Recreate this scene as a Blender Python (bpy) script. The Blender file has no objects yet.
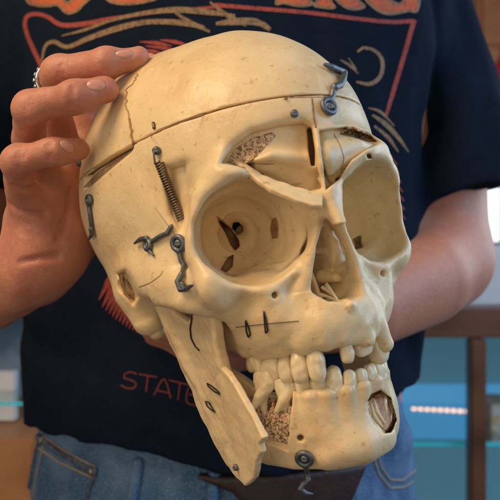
import bpy, bmesh, math, random, time
import numpy as np
import openvdb
from mathutils import Vector, Matrix
random.seed(7); np.random.seed(7)
T0 = time.time()
SC = bpy.context.scene
COL = SC.collection

# ------------------------------------------------------------------ camera
CAMZ = 1.25
FOV = 40.0
cam_d = bpy.data.cameras.new('camera'); cam = bpy.data.objects.new('camera', cam_d); COL.objects.link(cam)
cam.location = (0, 0, CAMZ); cam.rotation_euler = (math.radians(90), 0, 0)
cam_d.sensor_width = 36; cam_d.lens = 18 / math.tan(math.radians(FOV / 2))
cam_d.clip_start = .01; cam_d.clip_end = 50
cam_d.dof.use_dof = True; cam_d.dof.focus_distance = .315; cam_d.dof.aperture_fstop = 15
SC.camera = cam
F = 250 / math.tan(math.radians(FOV / 2))

# ------------------------------------------------------------------ light (an indoor close-up)
w = bpy.data.worlds.new('World'); SC.world = w; w.use_nodes = True
bg = w.node_tree.nodes['Background']; bg.inputs[0].default_value = (.85, .90, 1.0, 1); bg.inputs[1].default_value = .13
def area(name, loc, target, size, power, colour, size_y=None):
    d = bpy.data.lights.new(name, 'AREA'); d.energy = power; d.color = colour; d.size = size
    if size_y: d.shape = 'RECTANGLE'; d.size_y = size_y
    o = bpy.data.objects.new(name, d); COL.objects.link(o); o.location = loc
    o.rotation_euler = (Vector(target) - Vector(loc)).to_track_quat('-Z', 'Y').to_euler()
    return o
SKC = (0, .36, CAMZ)
area('ceiling_lamp', (-.56, -.05, 2.0), (0, .33, 1.27), .45, 8.4, (1.0, .73, .45))
area('left_fill', (-1.20, -.70, 1.40), SKC, .9, 5.5, (1.0, .77, .53))  # added soft fill for the left-facing bone, no lamp of the room
area('front_fill', (.18, -1.25, 1.40), SKC, .7, 4.2, (1.0, .78, .53))  # added fill from the front, brightens the far orbit
area('room_window', (1.30, .05, 1.75), (.18, .58, 1.38), .7, 12, (.42, .66, 1.0), .9)
area('back_window', (1.15, 1.05, 1.62), (.05, .38, 1.25), .6, 6, (.85, .92, 1.0), .9)
SC.view_settings.view_transform = 'Standard'; SC.view_settings.look = 'None'
SC.view_settings.exposure = 0; SC.view_settings.gamma = 1
SC.cycles.max_bounces = 6

# ------------------------------------------------------------------ scene tags
def tag(o, label=None, cat=None, group=None, kind=None):
    for k, v in (('label', label), ('category', cat), ('group', group), ('kind', kind)):
        if v: o[k] = v
    return o
def empty(name, loc, label=None, cat=None, rot=None):
    o = bpy.data.objects.new(name, None); COL.objects.link(o); o.empty_display_size = .02
    o.location = loc
    if rot is not None: o.rotation_euler = rot
    return tag(o, label, cat)

# ------------------------------------------------------------------ materials
def mat(name, base, rough=.5, metal=0., sss=0., noise=None, bump=None, spec=.5, sssr=(1, .5, .25), coat=0., emit=None, extra=None):
    m = bpy.data.materials.new(name); m.use_nodes = True
    nt = m.node_tree; b = nt.nodes['Principled BSDF']
    b.inputs['Base Color'].default_value = (*base, 1); b.inputs['Roughness'].default_value = rough
    b.inputs['Metallic'].default_value = metal; b.inputs['Specular IOR Level'].default_value = spec
    if coat: b.inputs['Coat Weight'].default_value = coat; b.inputs['Coat Roughness'].default_value = .25
    if sss:
        b.inputs['Subsurface Weight'].default_value = 1; b.inputs['Subsurface Scale'].default_value = sss
        b.inputs['Subsurface Radius'].default_value = sssr
    if emit: b.inputs['Emission Color'].default_value = (*emit[0], 1); b.inputs['Emission Strength'].default_value = emit[1]
    tc = nt.nodes.new('ShaderNodeTexCoord')
    col = None
    for (sc, c2, lo, hi, det) in (noise or []):
        n = nt.nodes.new('ShaderNodeTexNoise'); n.inputs['Scale'].default_value = sc; n.inputs['Detail'].default_value = det
        nt.links.new(tc.outputs['Object'], n.inputs['Vector'])
        r = nt.nodes.new('ShaderNodeMapRange'); r.inputs[1].default_value = lo; r.inputs[2].default_value = hi
        nt.links.new(n.outputs['Fac'], r.inputs[0])
        mx = nt.nodes.new('ShaderNodeMix'); mx.data_type = 'RGBA'
        nt.links.new(r.outputs[0], mx.inputs[0])
        if col is None: mx.inputs[6].default_value = (*base, 1)
        else: nt.links.new(col, mx.inputs[6])
        mx.inputs[7].default_value = (*c2, 1); col = mx.outputs[2]
    if col is not None: nt.links.new(col, b.inputs['Base Color'])
    prev = None
    for (sc, st, dist, det) in (bump or []):
        n = nt.nodes.new('ShaderNodeTexNoise'); n.inputs['Scale'].default_value = sc; n.inputs['Detail'].default_value = det
        nt.links.new(tc.outputs['Object'], n.inputs['Vector'])
        bp = nt.nodes.new('ShaderNodeBump'); bp.inputs['Strength'].default_value = st; bp.inputs['Distance'].default_value = dist
        nt.links.new(n.outputs['Fac'], bp.inputs['Height'])
        if prev: nt.links.new(prev, bp.inputs['Normal'])
        prev = bp.outputs['Normal']
    if prev: nt.links.new(prev, b.inputs['Normal'])
    return m

# ------------------------------------------------------------------ distance-field modelling
class Vol:
    """signed distance on a grid; units are whatever the caller uses (mm for the skull, m for the person)"""
    def __init__(s, lo, hi, h, far=10.):
        s.lo = np.array(lo, float); s.h = h
        s.n = np.ceil((np.array(hi) - s.lo) / h).astype(int) + 1
        s.a = np.full(s.n, far, np.float32); s.far = far
    def blk(s, lo, hi):
        i0 = np.clip(np.floor((np.array(lo) - s.lo) / s.h).astype(int), 0, s.n)
        i1 = np.clip(np.ceil((np.array(hi) - s.lo) / s.h).astype(int) + 1, 0, s.n)
        if np.any(i1 <= i0): return None
        sl = tuple(slice(a, b) for a, b in zip(i0, i1))
        ax = [np.arange(a, b, dtype=np.float32) * np.float32(s.h) + np.float32(l) for a, b, l in zip(i0, i1, s.lo)]
        return sl, (ax[0][:, None, None], ax[1][None, :, None], ax[2][None, None, :])
    def add(s, prim, k=0.):
        f, lo, hi = prim; m = max(s.far * .6, k * 1.1 + 2 * s.h)
        b = s.blk(np.array(lo) - m, np.array(hi) + m)
        if b: s.a[b[0]] = smin(s.a[b[0]], f(*b[1]), k)
        return s
    def sub(s, prim, k=0.):
        f, lo, hi = prim; m = k * 1.1 + 3 * s.h
        b = s.blk(np.array(lo) - m, np.array(hi) + m)
        if b: s.a[b[0]] = -smin(-s.a[b[0]], f(*b[1]), k)
        return s
    def keep(s, f):          # intersection with a half space or any field
        b = s.blk(s.lo - 1, s.lo + s.n * s.h + 1)
        s.a[b[0]] = np.maximum(s.a[b[0]], f(*b[1])); return s
    def copy(s):
        v = Vol.__new__(Vol); v.lo = s.lo; v.h = s.h; v.n = s.n; v.a = s.a.copy(); v.far = s.far; return v
    def at(s, P):
        q = (np.asarray(P) - s.lo) / s.h
        i = np.floor(q).astype(int); f = (q - i).astype(np.float32)
        ok = np.all((i >= 0) & (i < s.n - 1), axis=-1)
        i = np.clip(i, 0, s.n - 2)
        r = 0
        for dx in (0, 1):
            for dy in (0, 1):
                for dz in (0, 1):
                    wgt = (f[..., 0] if dx else 1 - f[..., 0]) * (f[..., 1] if dy else 1 - f[..., 1]) * (f[..., 2] if dz else 1 - f[..., 2])
                    r = r + wgt * s.a[i[..., 0] + dx, i[..., 1] + dy, i[..., 2] + dz]
        return np.where(ok, r, s.far)
    def grad(s, P):
        P = np.asarray(P, float); e = s.h * 1.5
        g = np.array([s.at(P + np.eye(3)[k] * e) - s.at(P - np.eye(3)[k] * e) for k in range(3)]).T
        return g / (np.linalg.norm(g, axis=-1, keepdims=True) + 1e-9)
    def mesh(s, name, m, parent=None, scale=1., smooth=True, adapt=0.):
        g = openvdb.FloatGrid(); g.background = s.far
        g.copyFromArray(s.a)
        pts, tris, quads = g.convertToPolygons(isovalue=0.0, adaptivity=adapt)
        pts = (np.asarray(pts, np.float64) * s.h + s.lo) * scale
        return raw_mesh(name, pts, tris, quads, m, parent, smooth)

def raw_mesh(name, pts, tris, quads, m, parent=None, smooth=True):
    tris = np.asarray(tris, np.int32).reshape(-1, 3)[:, ::-1]; quads = np.asarray(quads, np.int32).reshape(-1, 4)[:, ::-1]
    me = bpy.data.meshes.new(name); me.vertices.add(len(pts)); me.vertices.foreach_set('co', np.ascontiguousarray(pts, np.float32).ravel())
    nl = tris.size + quads.size; me.loops.add(nl)
    me.loops.foreach_set('vertex_index', np.concatenate([tris.ravel(), quads.ravel()]).astype(np.int32))
    npol = len(tris) + len(quads); me.polygons.add(npol)
    st = np.concatenate([np.arange(len(tris)) * 3, tris.size + np.arange(len(quads)) * 4]).astype(np.int32)
    me.polygons.foreach_set('loop_start', st)
    me.update(calc_edges=True); me.validate()
    if smooth: me.polygons.foreach_set('use_smooth', np.ones(len(me.polygons), bool))
    o = bpy.data.objects.new(name, me); COL.objects.link(o); me.materials.append(m)
    if parent: o.parent = parent
    return o

def smin(a, b, k):
    if k <= 0: return np.minimum(a, b)
    h = np.maximum(k - np.abs(a - b), 0) / k
    return np.minimum(a, b) - h * h * (k * .25)
def rotm(ax, deg): return np.array(Matrix.Rotation(math.radians(deg), 3, ax))
def ell(c, r, R=None):
    c = np.array(c, float); r = np.array(r, float)
    def f(X, Y, Z):
        x, y, z = X - c[0], Y - c[1], Z - c[2]
        if R is not None:
            x, y, z = (R[0, 0]*x + R[1, 0]*y + R[2, 0]*z, R[0, 1]*x + R[1, 1]*y + R[2, 1]*z, R[0, 2]*x + R[1, 2]*y + R[2, 2]*z)
        k0 = np.sqrt((x/r[0])**2 + (y/r[1])**2 + (z/r[2])**2); k1 = np.sqrt((x/r[0]**2)**2 + (y/r[1]**2)**2 + (z/r[2]**2)**2)
        return k0 * (k0 - 1) / (k1 + 1e-6)
    e = r if R is None else np.full(3, r.max())
    return f, c - e, c + e
def tube(pts, rad, sc=(1, 1, 1)):
    """chain of round cones; sc > 1 on an axis flattens the section along it"""
    P = np.array(pts, float); sc = np.array(sc, float)
    rad = [rad] * len(P) if np.isscalar(rad) else rad
    def f(X, Y, Z):
        out = None
        for i in range(len(P) - 1):
            a = P[i] * sc; ba = P[i + 1] * sc - a
            x, y, z = X * sc[0] - a[0], Y * sc[1] - a[1], Z * sc[2] - a[2]
            t = np.clip((x*ba[0] + y*ba[1] + z*ba[2]) / (ba @ ba + 1e-12), 0, 1)
            d = (np.sqrt((x - t*ba[0])**2 + (y - t*ba[1])**2 + (z - t*ba[2])**2) - (rad[i] + t * (rad[i+1] - rad[i]))) / sc.max() ** .5
            out = d if out is None else np.minimum(out, d)
        return out
    r = max(rad)
    return f, P.min(0) - r, P.max(0) + r
def cone_cut(a, b, ra, rb, sx=1., sz=1.):
    """tapered hole from a (radius ra) to b (radius rb), section scaled"""
    return tube([a, b], [ra, rb], (1 / sx, 1, 1 / sz))
def poly2d(u, v, pg):
    """signed distance to a polygon"""
    pg = np.array(pg, float); n = len(pg)
    d = np.full(np.broadcast(u, v).shape, 1e9, np.float32); inside = np.zeros(d.shape, bool)
    for i in range(n):
        a, b = pg[i], pg[(i + 1) % n]; e = b - a
        wx, wy = u - a[0], v - a[1]
        t = np.clip((wx*e[0] + wy*e[1]) / (e @ e + 1e-12), 0, 1)
        d = np.minimum(d, (wx - t*e[0])**2 + (wy - t*e[1])**2)
        if a[1] != b[1]:
            c = ((a[1] > v) != (b[1] > v)) & (u < (b[0] - a[0]) * (v - a[1]) / (b[1] - a[1]) + a[0])
            inside ^= np.broadcast_to(c, d.shape)
    d = np.sqrt(d)
    return np.where(inside, -d, d)
def plate(pts3, thick, r=.6, lo_hi_pad=None):
    """rounded plate through 3D outline points (fitted plane)"""
    P = np.array(pts3, float); c = P.mean(0)
    _, _, vt = np.linalg.svd(P - c); eu, ev, en = vt
    pg = np.c_[(P - c) @ eu, (P - c) @ ev]
    def f(X, Y, Z):
        x, y, z = X - c[0], Y - c[1], Z - c[2]
        u = x*eu[0] + y*eu[1] + z*eu[2]; v = x*ev[0] + y*ev[1] + z*ev[2]; n = x*en[0] + y*en[1] + z*en[2]
        d2 = poly2d(u, v, pg) + r; dn = np.abs(n) - thick / 2 + r
        return np.minimum(np.maximum(d2, dn), 0) + np.sqrt(np.maximum(d2, 0)**2 + np.maximum(dn, 0)**2) - r
    return f, P.min(0) - thick, P.max(0) + thick
_rng = np.random.RandomState(3)
def wobble(X, Y, Z, wl, n=5, seed=0):
    """cheap smooth noise, about -1..1, wavelength wl"""
    rg = np.random.RandomState(seed); out = 0
    for i in range(n):
        k = rg.normal(size=3); k *= 2 * math.pi / wl / np.linalg.norm(k) * rg.uniform(.6, 1.6); ph = rg.uniform(0, 6.28)
        out = out + np.sin(X*k[0] + Y*k[1] + Z*k[2] + ph)
    return out / n ** .5 / 1.2
# ------------------------------------------------------------------ skull: millimetres, x to its left, y to its back, z up
YAW, PIT, ROL = (math.radians(a) for a in (24.512, -.5466, -9.849))
SK_T = np.array([-1.56, 363.63, -8.385])
SK_R = np.array(Matrix.Rotation(ROL, 3, 'Y') @ Matrix.Rotation(PIT, 3, 'X') @ Matrix.Rotation(YAW, 3, 'Z'))
skull = empty('skull_model', (SK_T[0]/1000, SK_T[1]/1000, CAMZ + SK_T[2]/1000), 'cream anatomical teaching skull with metal hooks held in front of the black shirt', 'skull',
              Matrix(SK_R.tolist()).to_euler())
def sk_px(X, Y, Z):
    wx, wy, wz = (SK_R[k, 0]*X + SK_R[k, 1]*Y + SK_R[k, 2]*Z + SK_T[k] for k in range(3))
    return 250 + F*wx/wy, 250 - F*wz/wy, wy
def sk_ray(px, py): return -SK_T @ SK_R, np.array([(px - 250)/F, 1, (250 - py)/F]) @ SK_R
def at_x(px, py, x):
    o, d = sk_ray(px, py); return o + (x - o[0]) / d[0] * d
def at_y(px, py, y):
    o, d = sk_ray(px, py); return o + (y - o[1]) / d[1] * d
def at_plane(px, py, c, n):
    o, d = sk_ray(px, py); return o + ((np.array(c) - o) @ np.array(n)) / (d @ np.array(n)) * d
def hit(px, py, vols, t0=220., t1=480.):
    """first point of the surface seen at a place in the photograph, and its normal"""
    o, d = sk_ray(px, py); t = np.arange(t0, t1, .25); P = o + t[:, None] * d
    best = None
    for v in vols:
        s = v.at(P); i = np.argmax(s < 0)
        if s[i] < 0 and (best is None or t[i] < best[0]):
            k = s[i-1] / (s[i-1] - s[i] + 1e-9); tt = t[i-1] + k * .25
            best = (tt, o + tt * d, v)
    if best is None: return None
    return best[1], best[2].grad(best[1])
def mir(f):                          # do it on both sides
    for s in (-1, 1): f(s)



BONE = mat('bone', (.80, .63, .375), .38, sss=.0011, noise=[(38, (.70, .49, .25), .48, .80, 6), (160, (.84, .67, .42), .50, .78, 4), (270, (.60, .41, .20), .63, .74, 4)],
           bump=[(90, .16, .004, 5), (420, .14, .0015, 3), (1500, .12, .0005, 2)], sssr=(1, .62, .3))
TOOTH = mat('tooth', (.82, .69, .46), .24, sss=.0010, noise=[(120, (.66, .50, .30), .50, .80, 4)], bump=[(300, .06, .001, 3)], sssr=(1, .65, .35))
SPONGE = mat('spongy_bone', (.78, .56, .34), .6, noise=[(500, (.62, .32, .18), .50, .70, 2)], bump=[(900, 1., .0015, 3)])
_nt = SPONGE.node_tree; _b = _nt.nodes['Principled BSDF']; _tc = _nt.nodes.new('ShaderNodeTexCoord'); _prev = _b.inputs['Base Color'].links[0].from_socket
_v = _nt.nodes.new('ShaderNodeTexVoronoi'); _v.inputs['Scale'].default_value = 760; _w = _nt.nodes.new('ShaderNodeTexNoise'); _w.inputs['Scale'].default_value = 600; _nt.links.new(_tc.outputs['Object'], _w.inputs['Vector'])
_x = _nt.nodes.new('ShaderNodeMix'); _x.data_type = 'RGBA'; _x.blend_type = 'LINEAR_LIGHT'; _x.inputs[0].default_value = .0022; _nt.links.new(_tc.outputs['Object'], _x.inputs[6]); _nt.links.new(_w.outputs['Color'], _x.inputs[7]); _nt.links.new(_x.outputs[2], _v.inputs['Vector'])
_r = _nt.nodes.new('ShaderNodeMapRange'); _r.inputs[1].default_value = .12; _r.inputs[2].default_value = .50; _nt.links.new(_v.outputs['Distance'], _r.inputs[0])
_m = _nt.nodes.new('ShaderNodeMix'); _m.data_type = 'RGBA'; _m.inputs[6].default_value = (.36, .16, .08, 1); _nt.links.new(_r.outputs[0], _m.inputs[0]); _nt.links.new(_prev, _m.inputs[7]); _nt.links.new(_m.outputs[2], _b.inputs['Base Color'])
_p = _nt.nodes.new('ShaderNodeBump'); _p.inputs['Distance'].default_value = .0012; _nt.links.new(_r.outputs[0], _p.inputs['Height']); _nt.links.new(_b.inputs['Normal'].links[0].from_socket, _p.inputs['Normal']); _nt.links.new(_p.outputs['Normal'], _b.inputs['Normal'])
CUTSHADE = mat('cut_and_shade', (.34, .17, .075), .8, noise=[(300, (.22, .10, .04), .5, .7, 3)])  # cuts and cracks, also painted shade in the orbit fissure
WINB = mat('window_bone', (.55, .33, .18), .6, noise=[(260, (.36, .17, .08), .45, .65, 4)], bump=[(400, .5, .001, 4)])
GAPM = mat('saw_gap_and_shade', (.36, .22, .11), .8, noise=[(200, (.24, .13, .06), .45, .7, 3)])  # brown of gaps, also painted shade in the lower fissure
SUTURE = mat('suture', (.44, .25, .09), .7)
STEEL = mat('steel', (.17, .185, .20), .52, metal=.9, noise=[(500, (.16, .17, .18), .45, .7, 4)], bump=[(900, .15, .0006, 3)])
SPRINGM = mat('spring_wire', (.20, .15, .11), .4, metal=.85)
BLACK = mat('black_wire', (.02, .018, .016), .45, metal=.3)
HS = .55
cr = Vol((-78, -112, -50), (78, 100, 126), HS)
vault = Vol(cr.lo, cr.lo + (cr.n - 1) * HS, HS)
vault.add(ell((0, 22, 43), (76, 66, 72)))
vault.add(ell((0, -2, 46), (66.5, 66, 69.5)), 10)
vault.add(ell((0, -24, 47), (56, 67, 63)), 18)
mir(lambda s: vault.add(ell((s*29, 12, 73), (34, 46, 40)), 14))
vault.keep(lambda X, Y, Z: (-18 - .16 * (Y - 20)) - Z - 0*X)
cr.a = np.minimum(cr.a, vault.a)
b = cr.blk(cr.lo - 1, cr.lo + cr.n * HS + 1)[1]
inner = vault.a + 6.5 + 9 * np.clip((-38 - b[1]) / 10, 0, 1)
floor = 21 - 19 * np.tanh((b[1] + 32) / 5.)                       # floor of the brain space: high over the orbits
cr.a = np.maximum(cr.a, -np.maximum(np.maximum(inner, floor - b[2]), -62 - b[1])); del inner
def side(s):
    # brow, lateral orbit rim
    cr.add(tube([(s*2, -89, 39), (s*20, -87, 43), (s*36, -79, 40), (s*47, -68, 29)], [6, 6, 5.5, 5]), 9)
    cr.add(tube([(s*46, -70, 31), (s*50, -66, 20), (s*49.5, -65, 8), (s*46, -68, -2)], [5, 4.4, 5.2, 6.5]), 5)
    # cheekbone and its arch
    q = 1 if s < 0 else .875
    cr.add(ell((s*43*q, -67, -5), (13, 8, 11), rotm('Z', -s*32)), 6)
    cr.add(tube([(s*46*q, -66, -5), (s*56*q*q, -54, -3), (s*62*q, -40, -1), (s*63*q, -25, 0), (s*62, -8, 3), (s*61, 8, 5)], [7.5, 7, 6.4, 6, 5.6, 5], (1.9, 1.2, 1)), 5)
    cr.add(tube([(s*51, -44, 8), (s*56, -24, 7), (s*58, -5, 8)], [7, 9, 9]), 8)
    cr.add(tube([(s*60*q, -38, -7), (s*56*q*q, -55, -10), (s*47*q, -62, -13.5), (s*39, -64, -15.5), (s*33, -60, -22)], [3.5, 4, 4, 4, 4]), 4)
    # rim below the orbit, frontal process, maxilla
    cr.add(tube([(s*40, -72, -4), (s*28, -77, -7), (s*17, -81, -3), (s*11, -83, 10), (s*7, -86, 24)], [6, 5.6, 4.4, 3.4, 3.6]), 5)
    cr.add(ell((s*24, -64, -20), (14, 19, 18)), 7)
    cr.add(ell((s*25, -50, -22), (11, 14, 12)), 6)
    cr.add(tube([(s*46, -62, -8), (s*36, -64, -16), (s*30, -60, -26)], [6, 6, 5]), 6)
    # temporal bone: root of the arch, mastoid; pterygoid; greater wing
    cr.add(ell((s*52, 14, 2), (15, 24, 17)), 9)
    cr.add(ell((s*49, -22, 22), (12, 34, 26)), 10)
    cr.add(tube([(s*56, 14, -4), (s*54, 12, -18), (s*51.5, 11, -25)], [12, 9, 4.5]), 6)
    cr.add(tube([(s*13, -28, 0), (s*14, -26, -28)], [6, 4]), 4)
    cr.add(tube([(s*20, -30, 15), (s*40, -48, 18)], [14, 9]), 8)
    cr.add(tube([(s*45.5, -60, 10), (s*37, -36, 13)], [6, 9]), 5)
mir(side)
cr.add(tube([(0, -60, 6), (0, -20, 2), (0, 15, -12)], [16, 15, 12]), 8)   # sphenoid and base
arch_u = [(-30, -44), (-30, -54), (-27.5, -64), (-23, -74), (-17, -83), (-10.5, -88), (-3, -90), (3, -90), (10.5, -88), (17, -83), (23, -74), (27.5, -64), (30, -54), (30, -44)]
cr.add(tube([(x, y + 1.6, -28) for x, y in arch_u], 6.5, (1, 1, .66)), 6)
cr.add(tube([(-11, -80, -16), (0, -86, -24), (11, -80, -16)], [6, 6, 6]), 6)
cr.add(ell((0, -60, -23), (24, 26, 6)), 4)                                # palate
for (x, y), r, zt in zip(arch_u[1:-1], (3.4, 3.4, 3.4, 4.0, 2.6, 2.8, 3.2, 3.2, 4.4, 3, 3, 3), (-22, -20, -18, -12, -18, -18, -12, -8, -4, -18, -20, -22)):
    n = np.array([x, y + 52.]); n /= np.linalg.norm(n)                    # the bulge of each root
    cr.add(tube([(x + n[0]*.4, y + n[1]*.4 + 1, -35), (x - n[0]*2, y - n[1]*2 + 1.5, zt)], [r, r*.62]), 3.5)
cr.add(tube([at_y(368, 304, -85), at_y(378, 325, -86), at_y(384.5, 344, -85.5)], [1.8, 3.2, 3.6]), 2.5)       # roots standing out on the left
cr.add(tube([at_y(355, 309, -90), at_y(363, 325, -91.5), at_y(367, 339, -90.5)], [1.5, 2.6, 3.2]), 2.5)
cr.add(tube([(0, -90, -24), (0, -95, -21.5)], [3, .9]), 3)                 # nasal spine
cr.add(tube([(0, -88, 31), (0, -91.5, 20), (0, -98.5, 10)], [6, 4.2, 2.4]), 4)
mir(lambda s: cr.add(tube([(s*3, -87, 27), (s*6.5, -87, 12), (s*10.5, -85.5, -2), (s*13, -83, -12)], [4.5, 3.4, 2.6, 3]), 4))
cr.add(tube([(-22, -22, 16), (22, -22, 16)], 12), 4)
def orbit(s):
    cr.sub(tube([(s*31.5, -94, 14), (s*31, -74, 14), (s*27, -56, 15), (s*16.5, -31, 18)], [22.5, 20.4, 15.8, 1.6], (.95, 1, .96)), 3)
    cr.sub(tube([(s*18, -90, 16), (s*17, -66, 15), (s*17, -46, 16)], [8.7, 8.6, 5], (1, 1, .66)), 4)
    cr.sub(tube([(s*18, -40, 18), (s*14, -23, 18.5)], [2.2, 1.9]), 1.2)       # optic canal
    cr.sub(tube([(s*28, -70, 39), (s*27, -84, 36)], [1, 1]), .6)
    cr.sub(tube([(s*27, -83, -13), (s*25, -70, -9)], [1.5, 1.2]), 1)        # foramen below the orbit
mir(orbit)
NOSE = [(-3.5, 11), (3.5, 11), (7.5, 4), (10.5, -7), (11.5, -14), (8, -19), (1.5, -20.5), (0, -19.3), (-1.5, -20.5), (-8, -19), (-11.5, -14), (-10.5, -7), (-7.5, 4)]
def nose_f(X, Y, Z):
    d2 = poly2d(X + 0*Z, Z + 0*X, NOSE)
    return np.maximum(np.broadcast_to(d2, np.broadcast(X, Y, Z).shape), Y + 46)
cr.sub((nose_f, (-14, -112, -22), (14, -46, 14)), 1.2)
cr.add(plate([(.5, -62, 12), (1, -64, -2), (1.5, -70, -19), (1, -46, -20), (0, -46, 12)], 1.6, .5), 1)     # septum
mir(lambda s: cr.add(tube([(s*10, -70, -11), (s*8, -62, -10), (s*8, -54, -9)], [2, 3, 2]), 2))               # conchae
mir(lambda s: cr.add(tube([(s*9, -68, 2), (s*6.5, -60, 2), (s*8, -54, 2)], [1.5, 2.5, 2]), 2))
def carve(v, pg, depth, k=1.0, base=None):
    """cut an opening with this outline in the photograph to a depth below the surface"""
    pg = np.array(pg, float); base = v.a if base is None else base
    P = np.array([hit(x, y, [v])[0] if hit(x, y, [v]) is not None else at_y(x, y, -70) for x, y in pg])
    bb = v.blk(P.min(0) - depth - 6, P.max(0) + depth + 6); sl, (X, Y, Z) = bb
    px, py, wy = sk_px(X, Y, Z)
    d2 = poly2d(px, py, pg) * (P @ SK_R.T + SK_T)[:, 1].mean() / F
    front = (X - P[:, 0].mean()) * 0 + (wy - (P @ SK_R.T + SK_T)[:, 1].max() - depth - 3)
    c = np.maximum(np.maximum(d2, -base[sl] - depth), front)
    v.a[sl] = -smin(-v.a[sl], c, k)
def patch(name, v, pg, m, out=.35, inn=.6, h=.35, bump=0., parent=None):
    """thin layer of another material lying on the surface inside an outline"""
    pg = np.array(pg, float)
    P = np.array([q[0] for q in (hit(x, y, [v]) for x, y in pg) if q is not None])
    c = pg.mean(0); q = hit(*c, [v])
    if q is not None: P = np.vstack([P, q[0]])
    p = Vol(P.min(0) - 5, P.max(0) + 5, h); _, (X, Y, Z) = p.blk(p.lo - 1, p.lo + p.n*h + 1)
    G = np.stack(np.broadcast_arrays(X, Y, Z), -1); a = v.at(G.reshape(-1, 3)).reshape(G.shape[:3])
    px, py, wy = sk_px(X, Y, Z); zz = (P @ SK_R.T + SK_T)[:, 1]
    d2 = poly2d(px, py, pg) * zz.mean() / F
    if bump: a = a + bump * wobble(X, Y, Z, 2.2, 9, 4)
    p.a = np.maximum(np.maximum(np.maximum(a - out, -a - inn), d2), wy - zz.max() - 3).astype(np.float32)
    return p.mesh(name, m, parent or skull, .001)
# --- frontal sinus laid open above the right orbit and beside the midline
SIN_R = [(222, 163), (233, 147), (252, 133), (278, 126), (303, 124), (309, 128), (316, 160), (321, 188), (300, 192), (270, 182), (245, 168)]
SIN_L = [(322, 130), (334, 127), (352, 126), (368, 133), (378, 143), (372, 150), (352, 160), (340, 176), (330, 186), (324, 176)]
carve(cr, [(171, 170), (184, 166), (189, 188), (186, 212), (181, 228), (174, 214), (170, 192)], 3.6, 6.0)      # hollow of the temple
carve(cr, SIN_R, 5.0, 5.0)
carve(cr, [(326, 190), (321, 150), (319, 131), (346, 127), (370, 135), (379, 142), (366, 150), (352, 160), (340, 178)], 2.4, 1.2)
carve(cr, [(338, 134), (352, 127), (369, 134), (377, 142), (366, 141), (352, 137)], 4.5, .8)
carve(cr, [(307, 129), (311, 128), (315, 150), (315, 166), (311, 166), (308, 148)], 4.5, .8)
carve(cr, [(354, 240), (360, 237), (361, 246), (357, 250)], 4, .5)
carve(cr, [(366, 154), (371, 153), (372, 158), (367, 159)], 2.5, .6)
carve(cr, [(119, 274), (125, 272), (131, 281), (137, 297), (133, 303), (125, 294)], 4, 3)
sl, (X, Y, Z) = cr.blk((-56, -88, -14), (56, -30, 40))
cr.a[sl] += (.85 * wobble(X, Y, Z, 20, 5, 21) * np.clip((Y + 84) / 14, 0, 1) * np.clip((-32 - Y) / 10, 0, 1) * np.clip((52 - np.abs(X)) / 8, 0, 1) * np.clip((38 - Z) / 5, 0, 1) * np.clip((Z + 12) / 6, 0, 1)).astype(np.float32)
carve(cr, [(216, 216), (222, 221), (230, 229), (238, 240), (239, 246), (235, 250), (231, 244), (226, 233), (219, 223)], 12, .8)     # fissures
carve(cr, [(233, 223), (238, 222), (243, 227), (242, 232), (237, 233), (233, 229)], 9, .6)
carve(cr, [(228, 258), (233, 255), (232, 266), (226, 272), (221, 270)], 4, 1)
cr.sub(tube([(-70, 6, 1), (-50, 2, 0)], [3, 3]), 1)
# --- small bosses and unevenness
sl, (X, Y, Z) = cr.blk(cr.lo - 1, cr.lo + cr.n * HS + 1)
cr.a += (.22 * wobble(X, Y, Z, 26, 5, 1)).astype(np.float32)
sl, (X, Y, Z) = cr.blk((-60, -110, -45), (60, -40, 50))
cr.a[sl] += (.15 * wobble(X, Y, Z, 9, 6, 2) * np.clip((-52 - Y) / 10, 0, 1) * np.clip((46 - Z) / 8, 0, 1)).astype(np.float32)
print('cranium field', round(time.time() - T0, 1))
# --- the saw cut that frees the skull cap
sl, (X, Y, Z) = cr.blk(cr.lo - 1, cr.lo + cr.n * HS + 1)
cut_f = (X + 28.1) * .0346 + (Y + 58.5) * .0871 + (Z - 64.55) * .9956
cap = cr.copy(); cap.a = np.maximum(cap.a, .40 - cut_f)
iz = int((55 - cap.lo[2]) / HS); cap.a = np.ascontiguousarray(cap.a[:, :, iz:]); cap.lo = cap.lo + np.array([0, 0, iz * HS]); cap.n = np.array(cap.a.shape)
full = cr.copy()
cr.a = np.maximum(cr.a, cut_f + .40)
del cut_f, X, Y, Z
iz = int((76 - cr.lo[2]) / HS); cr.a = np.ascontiguousarray(cr.a[:, :, :iz]); cr.n = np.array(cr.a.shape)
carve(cr, [(78, 196), (89, 188), (132, 152), (134, 148), (134, 142), (100, 165), (70, 190)], 3.4, .4, vault.a[:, :, :iz])
cap_o = cap.mesh('skull_cap', BONE, skull, .001)
cr_o = cr.mesh('cranium', BONE, skull, .001)
print('cranium meshed', round(time.time() - T0, 1))

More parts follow.
